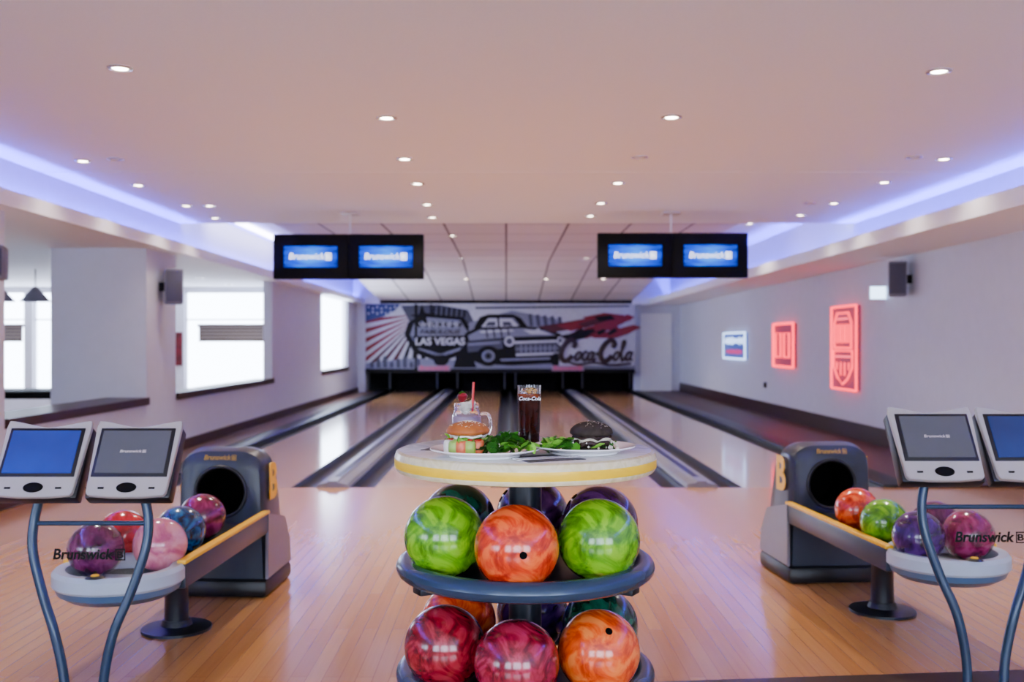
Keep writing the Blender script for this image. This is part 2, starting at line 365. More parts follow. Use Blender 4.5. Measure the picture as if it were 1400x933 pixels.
ell('w',697,467,7,7); ell('g',697,467,4.5,4.5,12); ell('w',767,466,4.2,6); ell('g',767,466,2.4,3.4,12)
poly('l',[(684,491),(772,488),(773,491),(686,494)])
ell('k',668,487,16,14,24); ell('l',668,487,9,8); ell('g',668,487,6,5.5,14); ell('k',668,487,3,3,10); ell('k',762,492,9,9)
TR[:]=[0,1]
for (a,b1,c1,d1,cc) in [(735,447,800,436,'d'),(760,445,812,434,'r'),(780,456,858,430,'r'),(806,460,866,444,'r'),(764,460,806,450,'k')]:
    poly(cc,[(a,b1),(c1,d1),(c1+10,d1+4),(c1-8,d1+13),(a+20,b1+8)])
poly('r',[(796,434),(826,428),(852,431),(864,438),(842,443),(850,456),(822,450),(806,458),(812,444)])
poly('d',[(790,443),(830,432),(834,437),(800,449)]); poly('k',[(812,433),(835,431),(841,437),(819,440)])
for i in range(4): poly('k',[(785+i*15,454+(i%2)*2),(795+i*15,448+(i%3)),(799+i*15,453),(788+i*15,459)])
poly('g',[(650,420),(860,418),(860,420),(650,423)])
poly('w',[(766,468),(800,463),(868,462),(868,500),(764,500)])
link('artwork',fin(bm,'artwork',[C[k] for k in keys]),parent=mr)
YT=-.13
def mt(body,size,c,u,v,shear=0,sx=1,bold=0): return text('lettering',body,size,C[c],(mx(u),YT,mz(v)),FR,mr,shear=shear,sx=sx,bold=bold)
mt('WELCOME',.15,'w',601,444.3,0,1.5); mt('FABULOUS',.16,'k',601,454.3,.3,1.35,.003); mt('LAS VEGAS',.26,'w',602,467.5,0,1.05,.008); mt('NEVADA',.12,'k',602,485,0,1.2)
def stroke(name,pts,rad=.036):
    o=tube(name,[(mx(u),0,mz(v)) for u,v in pts],rad,C['s'],(0,YT,0),mr,6)
    for v in o.data.vertices: v.co.y*=.3
def oval(cx,cy,a,b_,k=.35): return [(cx+a*math.cos(t)-k*b_*math.sin(t),cy+b_*math.sin(t)) for t in [2*math.pi*i/12+.3 for i in range(13)]]
for o_ in (-3,51):
    stroke('script_capital',[(786+o_,476),(789+o_,470),(784+o_,465),(776+o_,470),(770+o_,480),(770+o_,489),(775+o_,494),(782+o_,490),(785+o_,486)],.066)
stroke('script_letter',oval(790,487,3.4,5.5)); stroke('script_letter',[(803,483),(800,481),(796,486),(796,491),(799,493),(803,488)]); stroke('script_letter',oval(807,487,3.4,5.5)); stroke('script_letter',[(812,481),(809,490),(811,493),(814,490)])
stroke('script_dash',[(814,484.5),(819,483.5)],.05)
stroke('script_letter',oval(842,487,3.2,5.5)); stroke('script_letter',[(846,487),(853,473),(854,467),(851,468),(849,481),(849,491),(851,493),(854,488)]); stroke('script_letter',oval(858.5,487,3.2,5.5)); stroke('script_letter',[(864,481),(861,490),(864,493)])
stroke('script_swash',[(773,494),(790,498.5),(810,496),(835,499),(862,497)],.03)
boxes('lower_fascia',[(mx(500),mx(868),-.06,.03,mz(510),mz(504.5))],C['k'],parent=mr)
pl=pm('fascia_plate','#94788a',.5)
for u in (594,776):
    boxes('fascia_logo_plate',[(mx(u-22),mx(u+22),-.11,-.03,mz(507),mz(500))],pl,parent=mr)
    brandmark(mr,.15,M['text_pink'],(mx(u),-.115,mz(503.5)),FR,.76)
fd=pm('frame_dark','#33343f',.5,spec=.3)
for x in (-3.66,-3.1,-1.84,-1.3,-.04,.25,1.51,2.03,3.3):
    boxes('frame_post',[(x-.02,x+.02,.0,.05,.08,mz(509))],fd,parent=mr)
for i,(a,b_) in enumerate(lanes):
    cv_=boxes('pit_curtain',[(a+.02,b_-.02,27.22,27.28,.0,.6)],pm('curtain_black_%d'%i,'#0b0b10',.9,var=.6,scale=9,spec=.1))
    top(cv_,'black ball pit curtain hanging behind the pin deck','curtain','pit curtains')

# ------------------------------------------------------------------ DOWNLIGHTS
def downlight(x,y,z,on=True,r=.048,energy=150,col=(1,.88,.78)):
    o=lathe('downlight',[(r+.02,0),(r+.02,-.006),(r,-.01),(r-.006,-.004),(r-.006,0)],[M['chrome']],(x,y,z),seg=24)
    top(o,'small round recessed ceiling spotlight, lit' if on else 'small round recessed ceiling fitting, unlit','ceiling light','recessed ceiling spotlights')
    lathe('lamp_lens',[(0,-.003),(r-.006,-.003),(r-.006,0)],[M['lamp'] if on else M['lampoff']],(0,0,0),o,24)
    if on and energy:
        L=bpy.data.lights.new('spot','SPOT'); L.energy=energy*1.4; L.spot_size=R(125); L.spot_blend=1; L.shadow_soft_size=.05; L.color=col
        lo=bpy.data.objects.new('spot_lamp',L); COL.objects.link(lo); lo.parent=o; lo.location=(0,0,-.03)
for x,y in [(-2.09,5.39),(2.37,5.45),(-.79,6.58),(1.09,6.56),(-3.46,8.14),(-.82,8.05),(3.54,8.05),(-3.47,9.39),(-.83,9.3),(1.04,9.26),(3.5,9.22),
            (-3.47,10.8),(-3.22,10.8),(-.85,10.7),(1.01,10.6),(3.49,10.6),(-3.47,11.86),(-.875,11.8),(.985,11.66),(3.43,11.6)]: downlight(x,y,2.8,energy=(140 if y<7 else 160) if abs(x)<3 else 22)
for x,y in [(-3.16,8.05),(1.07,7.98),(3.27,7.98),(3.23,10.6)]: downlight(x,y,2.8,False)
for x,y in [(-.82,15.2),(1.5,15.4),(-.87,19.3),(1.55,19.3)]: downlight(x,y,2.95,energy=290)
for x in (-2.2,-.9,.9,2.2): downlight(x,22.5,2.745,energy=0 if abs(x)<1 else 260)
for x,y in [(-4.9,11.1),(-4.9,15.9),(-4.9,17.6)]: downlight(x,y,2.35,energy=40)
downlight(3.55,14.5,3.05,energy=60)
o=boxes('fluorescent_batten',[(-3.82,-3.76,13.4,17.4,2.99,3.05)],emis('batten_glow','#e6e4ff',18)); top(o,'slim white linear light fitting along the ceiling recess','ceiling light')

# ------------------------------------------------------------------ OVERHEAD MONITORS
def screen_mat():
    m=bpy.data.materials.new('display_blue'); m.use_nodes=True; nt=m.node_tree; nt.nodes.clear()
    o=nt.nodes.new('ShaderNodeOutputMaterial'); e=nt.nodes.new('ShaderNodeEmission'); e.inputs[1].default_value=2.6
    v=coord(nt,(2.4,1,4.6)); g=nt.nodes.new('ShaderNodeTexGradient'); g.gradient_type='SPHERICAL'
    r=nt.nodes.new('ShaderNodeValToRGB'); el=r.color_ramp.elements; el[0].color=lin('#020a40'); el[1].color=lin('#1478f0'); k=el.new(.45); k.color=lin('#0434c8')
    n=nt.nodes.new('ShaderNodeTexNoise'); n.inputs['Scale'].default_value=4; mxn=nt.nodes.new('ShaderNodeMath'); mxn.operation='MULTIPLY_ADD'; mxn.inputs[1].default_value=1.3
    v2=coord(nt,(1,1,8),(0,.3,0)); nt.links.new(v2,n.inputs['Vector'])
    sub=nt.nodes.new('ShaderNodeMath'); sub.operation='SUBTRACT'; sub.inputs[1].default_value=.45; nt.links.new(n.outputs[0],sub.inputs[0])
    nt.links.new(v,g.inputs[0]); nt.links.new(sub.outputs[0],mxn.inputs[0]); nt.links.new(g.outputs[1],mxn.inputs[2])
    nt.links.new(mxn.outputs[0],r.inputs[0]); nt.links.new(r.outputs[0],e.inputs[0]); nt.links.new(e.outputs[0],o.inputs[0]); return m
SM=screen_mat()
def monpair(x,z):
    rt=root('overhead_monitor_pair',(x,11.3,z),'pair of black display monitors with blue screens hanging from ceiling','monitor','overhead displays')
    for s in (-1,1):
        c=box('monitor_casing',(s*.426,.0,0),(.850,.09,.51),M['black'],.008,parent=rt)
        box('screen',(0,-.047,0),(.60,.006,.24),SM,parent=c)
        brandmark(c,.10,M['text_white'],(0.0,-.053,-.0),FR,.48,bold=.0)
        box('rear_housing',(0,.08,0),(.5,.1,.3),M['casedark'],.02,parent=c)
    box('mounting_rail',(0,.09,.1),(1.3,.04,.06),M['casedark'],parent=rt)
    box('ceiling_pole',(0,.09,(2.8-z)/2+.04),(.02,.02,2.8-z-.08),M['white'],parent=rt)
    box('ceiling_plate',(0,.09,2.8-z-.012),(.2,.2,.02),M['lampoff'],parent=rt)
monpair(-1.785,2.285); monpair(1.885,2.3)

# ------------------------------------------------------------------ SPEAKERS, SIGNS
def speaker(x,y,z,side,h=.36,w=.27):
    rt=root('wall_speaker',(x,y,z),'boxy grey loudspeaker bracketed high on the wall','speaker','wall speakers')
    c=box('cabinet',(side*.16,0,0),(.2,w,h),M['spk'],.02,rot=(0,0,R(20)*side),parent=rt)
    box('grille',(side*.0,-w/2-.004,0),(.17,.008,h-.05),M['spkf'],.003,parent=c)
    box('bracket',(side*.03,0,0),(.06,.06,.1),M['black'],parent=rt)
speaker(-3.95,11.35,1.95,1,.4,.34); speaker(-3.95,7.33,1.9,1,.25); speaker(4.7,11.55,2.05,-1,.4)
e=root('exit_sign',(4.7,12.35,1.93),'small glowing white emergency sign box on the wall','sign')
box('housing',(-.1,0,0),(.2,.06,.17),M['white'],.008,parent=e); box('lit_face',(-.1,-.034,0),(.19,.008,.15),M['exit'],parent=e)
def frame_tubes(parent,w,h,mat,t=.02):
    for a,b_ in [((-w/2,-h/2),(w/2,-h/2)),((w/2,-h/2),(w/2,h/2)),((w/2,h/2),(-w/2,h/2)),((-w/2,h/2),(-w/2,-h/2))]:
        tube('neon_tube',[(-.06,-a[0],a[1]),(-.06,-b_[0],b_[1])],t,mat,parent=parent,seg=8,smooth=False)
def wallloop(parent,pts,mat,t=.012,closed=True):
    P=[(-.07,-p[0],p[1]) for p in pts]
    if closed: P=P+[P[0]]
    tube('neon_tube',P,t,mat,parent=parent,seg=8,smooth=False)
acr=pm('sign_back_mauve_glow','#8c6c80',.3,emit='#c02048',es=.2)  # mauve board also emits faint red, standing in for neon glow
n1=root('neon_sign',(4.7,13.7,1.24),'tall red neon sign with shield outline on mauve board','neon sign')
box('backboard',(-.02,0,0),(.03,1.0,1.14),acr,parent=n1); frame_tubes(n1,1.0,1.14,M['neonred'],.014)
wallloop(n1,[(-.34,.0),(-.34,.35),(-.22,.48),(.22,.48),(.34,.35),(.34,.0)],M['neonred'])
wallloop(n1,[(-.38,-.04),(.38,-.04),(.38,-.26),(.2,-.42),(0,-.5),(-.2,-.42),(-.38,-.26)],M['neonred'])
for x in (-.18,0,.18): wallloop(n1,[(x-.05,.08),(x-.05,.32),(x+.05,.32),(x+.05,.08)],M['neonred'],.009)
wallloop(n1,[(-.2,.40),(.2,.40)],M['neonpink'],.01,False)
for x in (-.24,-.08,.08,.24): wallloop(n1,[(x,-.2),(x,-.42+abs(x)*.5)],M['neonred'],.009,False)
wallloop(n1,[(-.3,-.12),(.3,-.12)],M['neonpink'],.01,False)
n2=root('neon_sign',(4.7,16.7,1.27),'small square red neon sign with bar outlines on mauve board','neon sign')
box('backboard',(-.02,0,0),(.03,1.2,.72),acr,parent=n2); frame_tubes(n2,1.2,.72,M['neonred'],.018)
wallloop(n2,[(-.4,-.2),(-.4,.2),(-.1,.2),(-.1,-.2)],M['neonred'],.014); wallloop(n2,[(.1,-.2),(.1,.2),(.4,.2),(.4,-.2)],M['neonred'],.014)
n3=root('illuminated_sign',(4.7,20.3,1.25),'pale blue illuminated wall sign with glowing lettering','sign')
box('panel',(-.03,0,0),(.05,1.9,.52),pm('sign_blue','#5a6ca8',.4,emit='#3c60d0',es=.6),parent=n3)
nb=emis('neon_blue_white','#b4d0ff',4)
frame_tubes(n3,1.9,.52,nb,.018)
sr_=pm('sign_band_red','#902a5c',.4,emit='#d04080',es=1.2)
rs=random.Random(8)
y_=-.8
while y_<.78:
    w_=rs.choice((.05,.08,.11)); h_=rs.choice((.10,.14,.16)); box('letter_block',(-.06,y_+w_/2,.1),(.01,w_,h_),nb,parent=n3); y_+=w_+.08
y_=-.7
while y_<.68:
    w_=rs.choice((.04,.07,.09)); box('letter_block',(-.06,y_+w_/2,-.12),(.01,w_,rs.choice((.07,.1))),sr_,parent=n3); y_+=w_+.05
th=root('wall_thermostat',(4.7,18.0,.55),'tiny dark control box low on the wall','switch'); box('case',(-.02,0,0),(.04,.1,.1),M['casedark'],.005,parent=th); box('button',(-.042,0,0),(.005,.04,.04),M['spk'],parent=th)
po=box('poster',(-6.11,18.49,1.2),(.19,.02,.62),pm('poster_red','#6c1424',.5,var=.8,scale=6)); top(po,'narrow dark red poster hung between windows','poster')

# side room furniture
def pendant(x,y):
    rt=root('pendant_lamp',(x,y,2.35),'grey cone-shaded pendant lamp hanging from ceiling','lamp','pendant lamps')
    tube('cord',[(0,0,0),(0,0,-.28)],.008,M['black'],parent=rt,seg=6,smooth=False)
    lathe('lamp_shade',[(.03,-.26),(.05,-.3),(.2,-.46),(.205,-.46),(.05,-.28),(.03,-.25)],[M['spk']],parent=rt,seg=28)
for x in (-7.12,-6.62): pendant(x,14)
pt=root('billiard_table',(-5.9,12.8,0),'low dark table standing in the adjoining room','table')
box('table_top',(0,0,.66),(2.0,1.1,.09),M['black'],.02,parent=pt)
for sx in (-.85,.85):
    for sy in (-.42,.42): box('leg',(sx,sy,.31),(.12,.12,.62),M['brownwood'],.01,parent=pt)

# ------------------------------------------------------------------ BALL RETURNS
def hood_mesh():
    bm=bmesh.new(); secs=[(0,.225,.205,.70),(.02,.235,.215,.735),(.08,.24,.22,.752),(.2,.24,.215,.74),(.32,.24,.205,.66),(.40,.24,.2,.48),(.44,.235,.19,.2)]
    rings=[]
    for y,wb,wt,H in secs:
        r=.13 if H>.4 else .05; pts=[(wb,.0),(wb,.06),((wb+wt)/2,(H-r)*.5)]
        for i in range(9):
            a=i/8*math.pi/2; pts.append((wt-r+r*math.cos(a),H-r*.7+r*.7*math.sin(a)))
        pts=pts+[(-x,z) for x,z in reversed(pts)]
        rings.append([bm.verts.new((x,y+(.02*max(0,z-.1)) ,z)) for x,z in pts])
    n=len(rings[0])
    for a,b_ in zip(rings,rings[1:]):
        for i in range(n): bm.faces.new((a[i],a[(i+1)%n],b_[(i+1)%n],b_[i]))
    bm.faces.new(rings[0]); bm.faces.new(rings[-1])
    return fin(bm,'hood_shell',M['hood'],40)
def cut_hood():
    h=link('tmp_h',hood_mesh())
    bm=bmesh.new(); bmesh.ops.create_cone(bm,cap_ends=True,segments=40,radius1=.13,radius2=.13,depth=.5,matrix=Matrix.Translation((0,.05,.525))@Matrix.Rotation(R(90),4,'X'))
    c=link('tmp_c',fin(bm,'c',M['void']))
    md=h.modifiers.new('b','BOOLEAN'); md.object=c; md.operation='DIFFERENCE'; md.solver='EXACT'
    bpy.context.view_layer.update()
    me=bpy.data.meshes.new_from_object(h.evaluated_get(bpy.context.evaluated_depsgraph_get()))
    bpy.data.objects.remove(h); bpy.data.objects.remove(c)
    for p in me.polygons: p.use_smooth=True
    me.set_sharp_from_angle(angle=R(40)); return me
HM=cut_hood()
def ball_return(loc,rz,group='ball returns'):
    rt=root('ball_return',loc,'slate grey bowling ball return with yellow-edged rails and pale tray','ball return',group,rz)
    link('hood',HM,(0,0,.01),parent=rt)
    lathe('mouth_liner',[(.129,0),(.126,.002),(.126,.27),(0,.27)],[M['void']],(0,.02,.535),rt,40,rot=(R(-90),0,0))  # black tube added so the mouth interior is dark by colour
    torus('mouth_rim',.132,.01,.01,M['casedark'],(0,.012,.535),rt,(R(90),0,0),40)
    box('plinth',(0,.21,.045),(.51,.5,.09),M['casedark'],.025,parent=rt)
    for s in (-1,1):
        p=[(-.01,.09),(.45,.09),(.43,.22),(.33,.36),(.0,.43)]
        prism('side_panel',[(a,b_) for a,b_ in p],-.008,.008,M['hoodpanel'],(s*.246,0,0),(0,0,R(90)),rt,.004)
        text('emblem','B',.26,M['yellow'],(s*.236,.15,.57),(R(90),0,R(90)) if s>0 else FL,rt,bold=.008,ext=.002)
    brandmark(rt,.036,M['text_gold'],(0,.006,.715),(R(75),0,0),.17)
    for s in (-1,1):
        box('rail',(s*.225,-.56,.375),(.05,1.2,.10),M['hood'],.01,parent=rt)
        box('rail_strip',(s*.232,-.56,.431),(.038,1.2,.016),M['yellow'],.004,parent=rt)
    box('track_bed',(0,-.55,.362),(.42,1.18,.03),M['casedark'],parent=rt)
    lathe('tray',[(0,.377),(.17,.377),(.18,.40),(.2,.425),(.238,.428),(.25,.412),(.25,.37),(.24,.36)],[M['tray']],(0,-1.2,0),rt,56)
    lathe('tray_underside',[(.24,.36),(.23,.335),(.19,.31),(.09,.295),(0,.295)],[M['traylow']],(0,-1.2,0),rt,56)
    lathe('air_vent',[(0,.436),(.025,.436),(.036,.428)],[M['casedark']],(0,-1.418,0),rt,24)
    lathe('vent_button',[(0,.44),(.013,.44),(.016,.436)],[M['yellow']],(0,-1.418,0),rt,16)
    lathe('support_post',[(.055,.02),(.05,.3),(.08,.345),(0,.345)],[M['darksteel']],(0,-.6,0),rt,28)
    lathe('foot_plate',[(0,.0),(.155,.0),(.155,.012),(.07,.024),(.06,.05),(0,.05)],[M['darksteel']],(0,-.6,0),rt,40)
ball_return((-1.48,5.15,0),R(-2.5)); ball_return((1.785,5.45,0),R(4.6))

# ------------------------------------------------------------------ BALLS
BR=.108
BM={}
def ball_mesh(mat):
    if mat.name in BM: return BM[mat.name]
    bm=bmesh.new(); bmesh.ops.create_uvsphere(bm,u_segments=64,v_segments=32,radius=BR); me=fin(bm,'bowling_ball',mat,180); BM[mat.name]=me; return me
bm=bmesh.new(); bmesh.ops.create_cone(bm,cap_ends=True,segments=24,radius1=.0095,radius2=.0095,depth=.004); HOLE=fin(bm,'finger_hole',M['void'])
BC={'green':marble('ball_lime',['#3a7400','#58a000','#80c010'],10),'orange':marble('ball_orange',['#a01c06','#d43408','#ee6624'],9),
 'dgreen':marble('ball_dark_green',['#02180f','#04402e','#085c40'],8),'purple':marble('ball_purple',['#260a2c','#441650','#5e2c66'],8),
 'crimson':marble('ball_crimson',['#560414','#84081c','#a02030'],11),'magred':marble('ball_wine_crimson',['#5c0418','#880c26','#a82440'],11),
 'orange2':marble('ball_orange_bright',['#b83004','#e25008','#f07c30'],9),'pink':marble('ball_pink',['#b85470','#d47884','#e0929a'],5),
 'wine':marble('ball_wine',['#340428','#5a0c40','#782858'],6),'blue':marble('ball_blue',['#041228','#0a3c68','#106490'],12),
 'magenta':marble('ball_magenta',['#500428','#80083e','#9a2a5a'],7),'red':marble('ball_red',['#90040c','#c40c18','#d42830'],6),'violet':marble('ball_violet',['#1c042c','#340e50','#50226c'],7)}
desc={'green':'lime green marbled','orange':'orange-red marbled','dgreen':'dark green marbled','purple':'dusky purple marbled','crimson':'crimson marbled','magred':'deep crimson pink marbled','orange2':'bright orange marbled','pink':'pale pink','wine':'dark wine purple','blue':'teal blue speckled','magenta':'magenta marbled','red':'bright red','violet':'violet'}
def ball(c,x,y,z,where,group,d=None,nh=3):
    o=link('bowling_ball',ball_mesh(BC[c]),(x,y,z)); top(o,desc[c]+' bowling ball '+where,'bowling ball',group)
    if d is None: d=Vector((random.uniform(-1,1),random.uniform(.1,1),random.uniform(.2,1)))
    d=Vector(d).normalized(); q=d.to_track_quat('Z','Y')
    for a,b_ in ((0,0),(.03,.012),(.03,-.014))[:nh]:
        p=Vector((a,b_,math.sqrt(max(0,BR**2-a*a-b_*b_))-.0014)); n=p.normalized()
        link('finger_hole',HOLE,q@p,(q@n).to_track_quat('Z','Y').to_euler(),o)
    return o
RX,RY=.0525,2.75
def tier(z,cols,off,dirs):
    for i,c in enumerate(cols):
        a=R(270-off+60*i); dd,n=dirs.get(i,(None,3)); ball(c,RX+.236*math.cos(a),RY+.236*math.sin(a),z,'resting on the round rack','balls on the central rack',dd,n)
tier(.793,['orange','green','purple','purple','dgreen','green'],6.3,{0:((.14,-1,.02),1),1:((.6,.8,.2),3),5:((-.3,.9,.3),3)})
tier(.501,['magred','orange2','dgreen','violet','orange','crimson'],6.3,{0:((.3,.8,.4),3),1:((.2,-.8,.78),1),5:((-.7,.7,.5),3)})
g='balls on the ball return'
for c,x,y in [('wine',-1.64,3.98),('pink',-1.415,4.07),('red',-1.64,4.26),('blue',-1.43,4.37),('magenta',-1.44,4.72)]: ball(c,x,y,.377+BR,'on the ball return tray',g)
for c,x,y in [('violet',1.755,4.24),('magenta',1.98,4.27),('wine',1.95,4.52),('green',1.74,4.58),('orange',1.735,4.92)]: ball(c,x,y,.377+BR,'on the ball return rails',g)

# ------------------------------------------------------------------ SCORE CONSOLES
def console(loc,scr,sc=1.0,tx=0):
    rt=root('scoring_console',loc,'twin silver scoring monitors on curved slate tubular legs','scoring console','scoring consoles'); rt.scale=(sc,)*3
    for s,mt_ in zip((-1,1),scr):
        m_=box('monitor',(s*.156,.06,.89),(.288,.055,.268),M['casedark'],.01,rot=(R(-32),0,0),parent=rt)
        pts=[]
        n=16
        for i in range(n+1):
            t=-1+2*i/n; pts.append((t*.142,.128-.007*math.cos(t*math.pi)+ .012*abs(t)))
        pts+= [(.146,.12),(.133,-.120),(.126,-.130),(.05,-.137),(-.05,-.137),(-.126,-.130),(-.133,-.120),(-.146,.12)]
        prism('bezel',pts,-.046,-.027,M['cream'],parent=m_,bev=.002)
        box('screen_surround',(0,-.047,.026),(.256,.004,.182),M['casedark'],.001,parent=m_)
        box('screen',(0,-.051,.026),(.232,.006,.158),mt_,parent=m_)
        if mt_ is M['scr_grey']: brandmark(m_,.014,M['lampoff'],(0,-.0545,.026),FR,.09,ext=.0002)
        g_=lathe('speaker_grille',[(0,.004),(.03,.004),(.034,0)],[M['black']],(0,-.047,-.104),m_,28,rot=(R(90),0,0)); g_.scale=(1,.55,1)
        box('button',(.085,-.047,-.106),(.02,.004,.006),M['black'],parent=m_); box('button',(-.085,-.047,-.106),(.02,.004,.006),M['black'],parent=m_)
        box('neck',(s*.17,.07,.785),(.07,.05,.05),M['casedark'],.01,parent=rt)
        tube('leg',[(s*.176,.07,.795),(s*.196,.06,.70),(s*.192,.04,.60),(s*.15,.02,.46),(s*.10,.0,.33),(s*.068,0,.18),(s*.06,0,.02)],.0165,M['steel'],parent=rt)
    tube('crossbar',[(-.19,.06,.69),(.19,.06,.69)],.0085,M['steel'],parent=rt,smooth=False)
    box('acrylic_panel',(0,.055,.615),(.36,.004,.13),M['panel'],parent=rt)
    brandmark(rt,.050,M['text_black'],(tx,.046,.585),FR,.25,bold=.028)
    lathe('base_plate',[(0,0),(.2,0),(.2,.012),(.1,.025),(0,.025)],[M['darksteel']],parent=rt,seg=40)
console((-1.425,3.36,0),(M['scr_blue'],M['scr_grey'])); console((1.705,3.54,0.006),(M['scr_grey'],M['scr_dim']),1.03,.04)

# ------------------------------------------------------------------ CENTRAL BALL RACK WITH TABLE TOP
DZ=-.012
rk=root('ball_rack_table',(RX,RY,0),'round slate bowling ball rack topped with cream and yellow table','ball rack')
lathe('table_top',[(0,1.03),(.345,1.03),(.354,1.026),(.358,1.014),(.359,1.010),(.359,.987),(.357,.982),(.352,.975),(.34,.972),(0,.972)],[M['tabletop'],M['rimcream'],M['rimyellow']],(0,0,DZ),rk,seg=96,idx=[0,1,1,1,2,1,1,1,1])
lathe('post',[(.045,.02),(.045,.96)],[M['darksteel']],parent=rk,seg=32)
lathe('post_flange',[(.045,.92),(.12,.953),(.12,.96)],[M['darksteel']],parent=rk,seg=32)
for z in (.70,.408):
    torus('ring',.325,.03,.027,M['steel'],(0,0,z),rk,seg=96)
    lathe('shelf',[(.045,z-.02),(.16,z-.018),(.27,z-.018),(.27,z-.03),(.05,z-.05)],[M['darksteel']],parent=rk,seg=64)
    for i in range(3):
        a=R(90+120*i); box('shelf_arm',(.2*math.cos(a),.2*math.sin(a),z-.035),(.26,.05,.02),M['darksteel'],.004,rot=(0,0,a),parent=rk)
lathe('base',[(0,0.0),(.3,0.0),(.3,.02),(.1,.05),(.05,.08),(0,.08)],[M['darksteel']],parent=rk,seg=64)

# ------------------------------------------------------------------ FOOD & DRINK
TZ=1.0305+DZ
def plate(x,y,r):
    o=lathe('plate',[(0,.003),(r*.55,.003),(r*.62,.0),(r*.66,.001),(r*.68,.006),(r*.97,.017),(r,.019),(r,.022),(r*.95,.021),(r*.68,.011),(r*.6,.007),(0,.007)],[M['porcelain']],(x,y,TZ),seg=64)
    top(o,'round white porcelain plate on the rack table','plate','plates'); return o
P1=(-.055,2.56); P2=(.205,2.635)
plate(*P1,.141); plate(*P2,.136)
m,nt,b=base_mat('striped_napkin'); v=coord(nt); w=nt.nodes.new('ShaderNodeTexWave'); w.inputs['Scale'].default_value=22
r=nt.nodes.new('ShaderNodeValToRGB'); r.color_ramp.elements[0].color=lin('#0c0c10'); r.color_ramp.elements[1].color=lin('#4c484f'); r.color_ramp.elements[0].position=.55; r.color_ramp.elements[1].position=.9
nt.links.new(v,w.inputs['Vector']); nt.links.new(w.outputs[0],r.inputs[0]); nt.links.new(r.outputs[0],b.inputs['Base Color'])
for x,y,a,sx_ in [(.10,2.515,25,.16),(-.14,2.74,-20,.15),(.27,2.80,10,.13)]:
    o=box('napkin',(x,y,TZ+.0002),(sx_,.13,.0015),m,rot=(0,0,R(a))); top(o,'dark striped paper napkin lying on the table','napkin','napkins')
def cutlery(kind,x,y,a):
    rt=root(kind,(x,y,TZ+.0022),'plain steel table %s beside a plate'%kind,'cutlery',rotz=R(a)); stl=M['chrome']
    box('handle',(0,-.05,.001),(.012,.1,.0025),stl,.001,parent=rt)
    if kind=='knife': prism('blade',[(-.007,0),(.009,0),(.009,.07),(.002,.095),(-.007,.09)],0,.0015,stl,(0,0,.0015),(R(-90),0,0),rt)
    else:
        box('neck',(0,.02,.001),(.006,.045,.002),stl,parent=rt)
        prism('tines',[(-.011,.04),(.011,.04),(.012,.085),(.008,.085),(.007,.055),(.003,.055),(.002,.085),(-.002,.085),(-.003,.055),(-.007,.055),(-.008,.085),(-.012,.085)],0,.0015,stl,(0,0,.0015),(R(-90),0,0),rt)
cutlery('knife',.105,2.515,-65); cutlery('fork',.115,2.49,-65)
def leaves(name,cx,cy,cz,rx,ry,h,n,mats,parent=None,size=.022,seed=1):
    rd=random.Random(seed); bm=bmesh.new()
    for i in range(n):
        a=rd.uniform(0,6.28); q=math.sqrt(rd.random()); px,py=rx*q*math.cos(a),ry*q*math.sin(a); pz=h*(1-q*q*.8)*rd.uniform(.2,1)
        mtx=Matrix.Translation((px,py,pz))@Matrix.Rotation(rd.uniform(0,6.28),4,'Z')@Matrix.Rotation(rd.uniform(-.9,.9),4,'X')@Matrix.Rotation(rd.uniform(-.7,.7),4,'Y')
        s=size*rd.uniform(.7,1.25); g=[]
        for u in range(6):
            t=u/5; wv=.42*math.sin(math.pi*min(1,t*.92+.04))**.7; row=[]
            for k in (-1,0,1):
                row.append(bm.verts.new(mtx@Vector((k*wv*s,(t-.5)*s*1.6,(-.25*(t-.5)**2+(.12 if k else 0)+.05*math.sin(u*2.1+k))*s))))
            g.append(row)
        mi=rd.randrange(len(mats))
        for u in range(5):
            for k in range(2):
                f=bm.faces.new((g[u][k],g[u][k+1],g[u+1][k+1],g[u+1][k])); f.material_index=mi
    return link(name,fin(bm,name,mats,60),(cx,cy,cz),parent=parent)
GR=[pm('leaf_green','#3f8a18',.4,var=.2,scale=40),pm('leaf_light','#7cc036',.4,var=.2,scale=40),pm('leaf_dark','#245c12',.4,var=.2)]
s1=leaves('salad_greens',-.0,2.52,TZ+.016,.078,.046,.045,65,GR,seed=3,size=.028); top(s1,'pile of fresh green lamb lettuce on the plate','salad'); s1['kind']='stuff'
s2=leaves('salad_greens',.135,2.60,TZ+.014,.056,.045,.028,60,GR,seed=5,size=.024); top(s2,'pile of green salad leaves beside the dark burger','salad'); s2['kind']='stuff'
def disc(name,r,z0,z1,mat,parent,loc=(0,0),wob=0,seg=40,round_=.4):
    h=z1-z0; k=min(h/2,r*round_)
    pr=[(0,z0),(r-k*.6,z0),(r-k*.15,z0+h*.15),(r,z0+h*.5),(r-k*.15,z1-h*.15),(r-k*.6,z1),(0,z1)]
    o=lathe(name,pr,[mat],(loc[0],loc[1],0),parent,seg,angle=70)
    if wob:
        for v in o.data.vertices:
            a=math.atan2(v.co.y,v.co.x); q=1+wob*math.sin(a*5+z0*900)+wob*.6*math.sin(a*9+2); v.co.x*=q; v.co.y*=q; v.co.z+=.003*math.sin(a*7+1)*(math.hypot(v.co.x,v.co.y)/r)
    return o
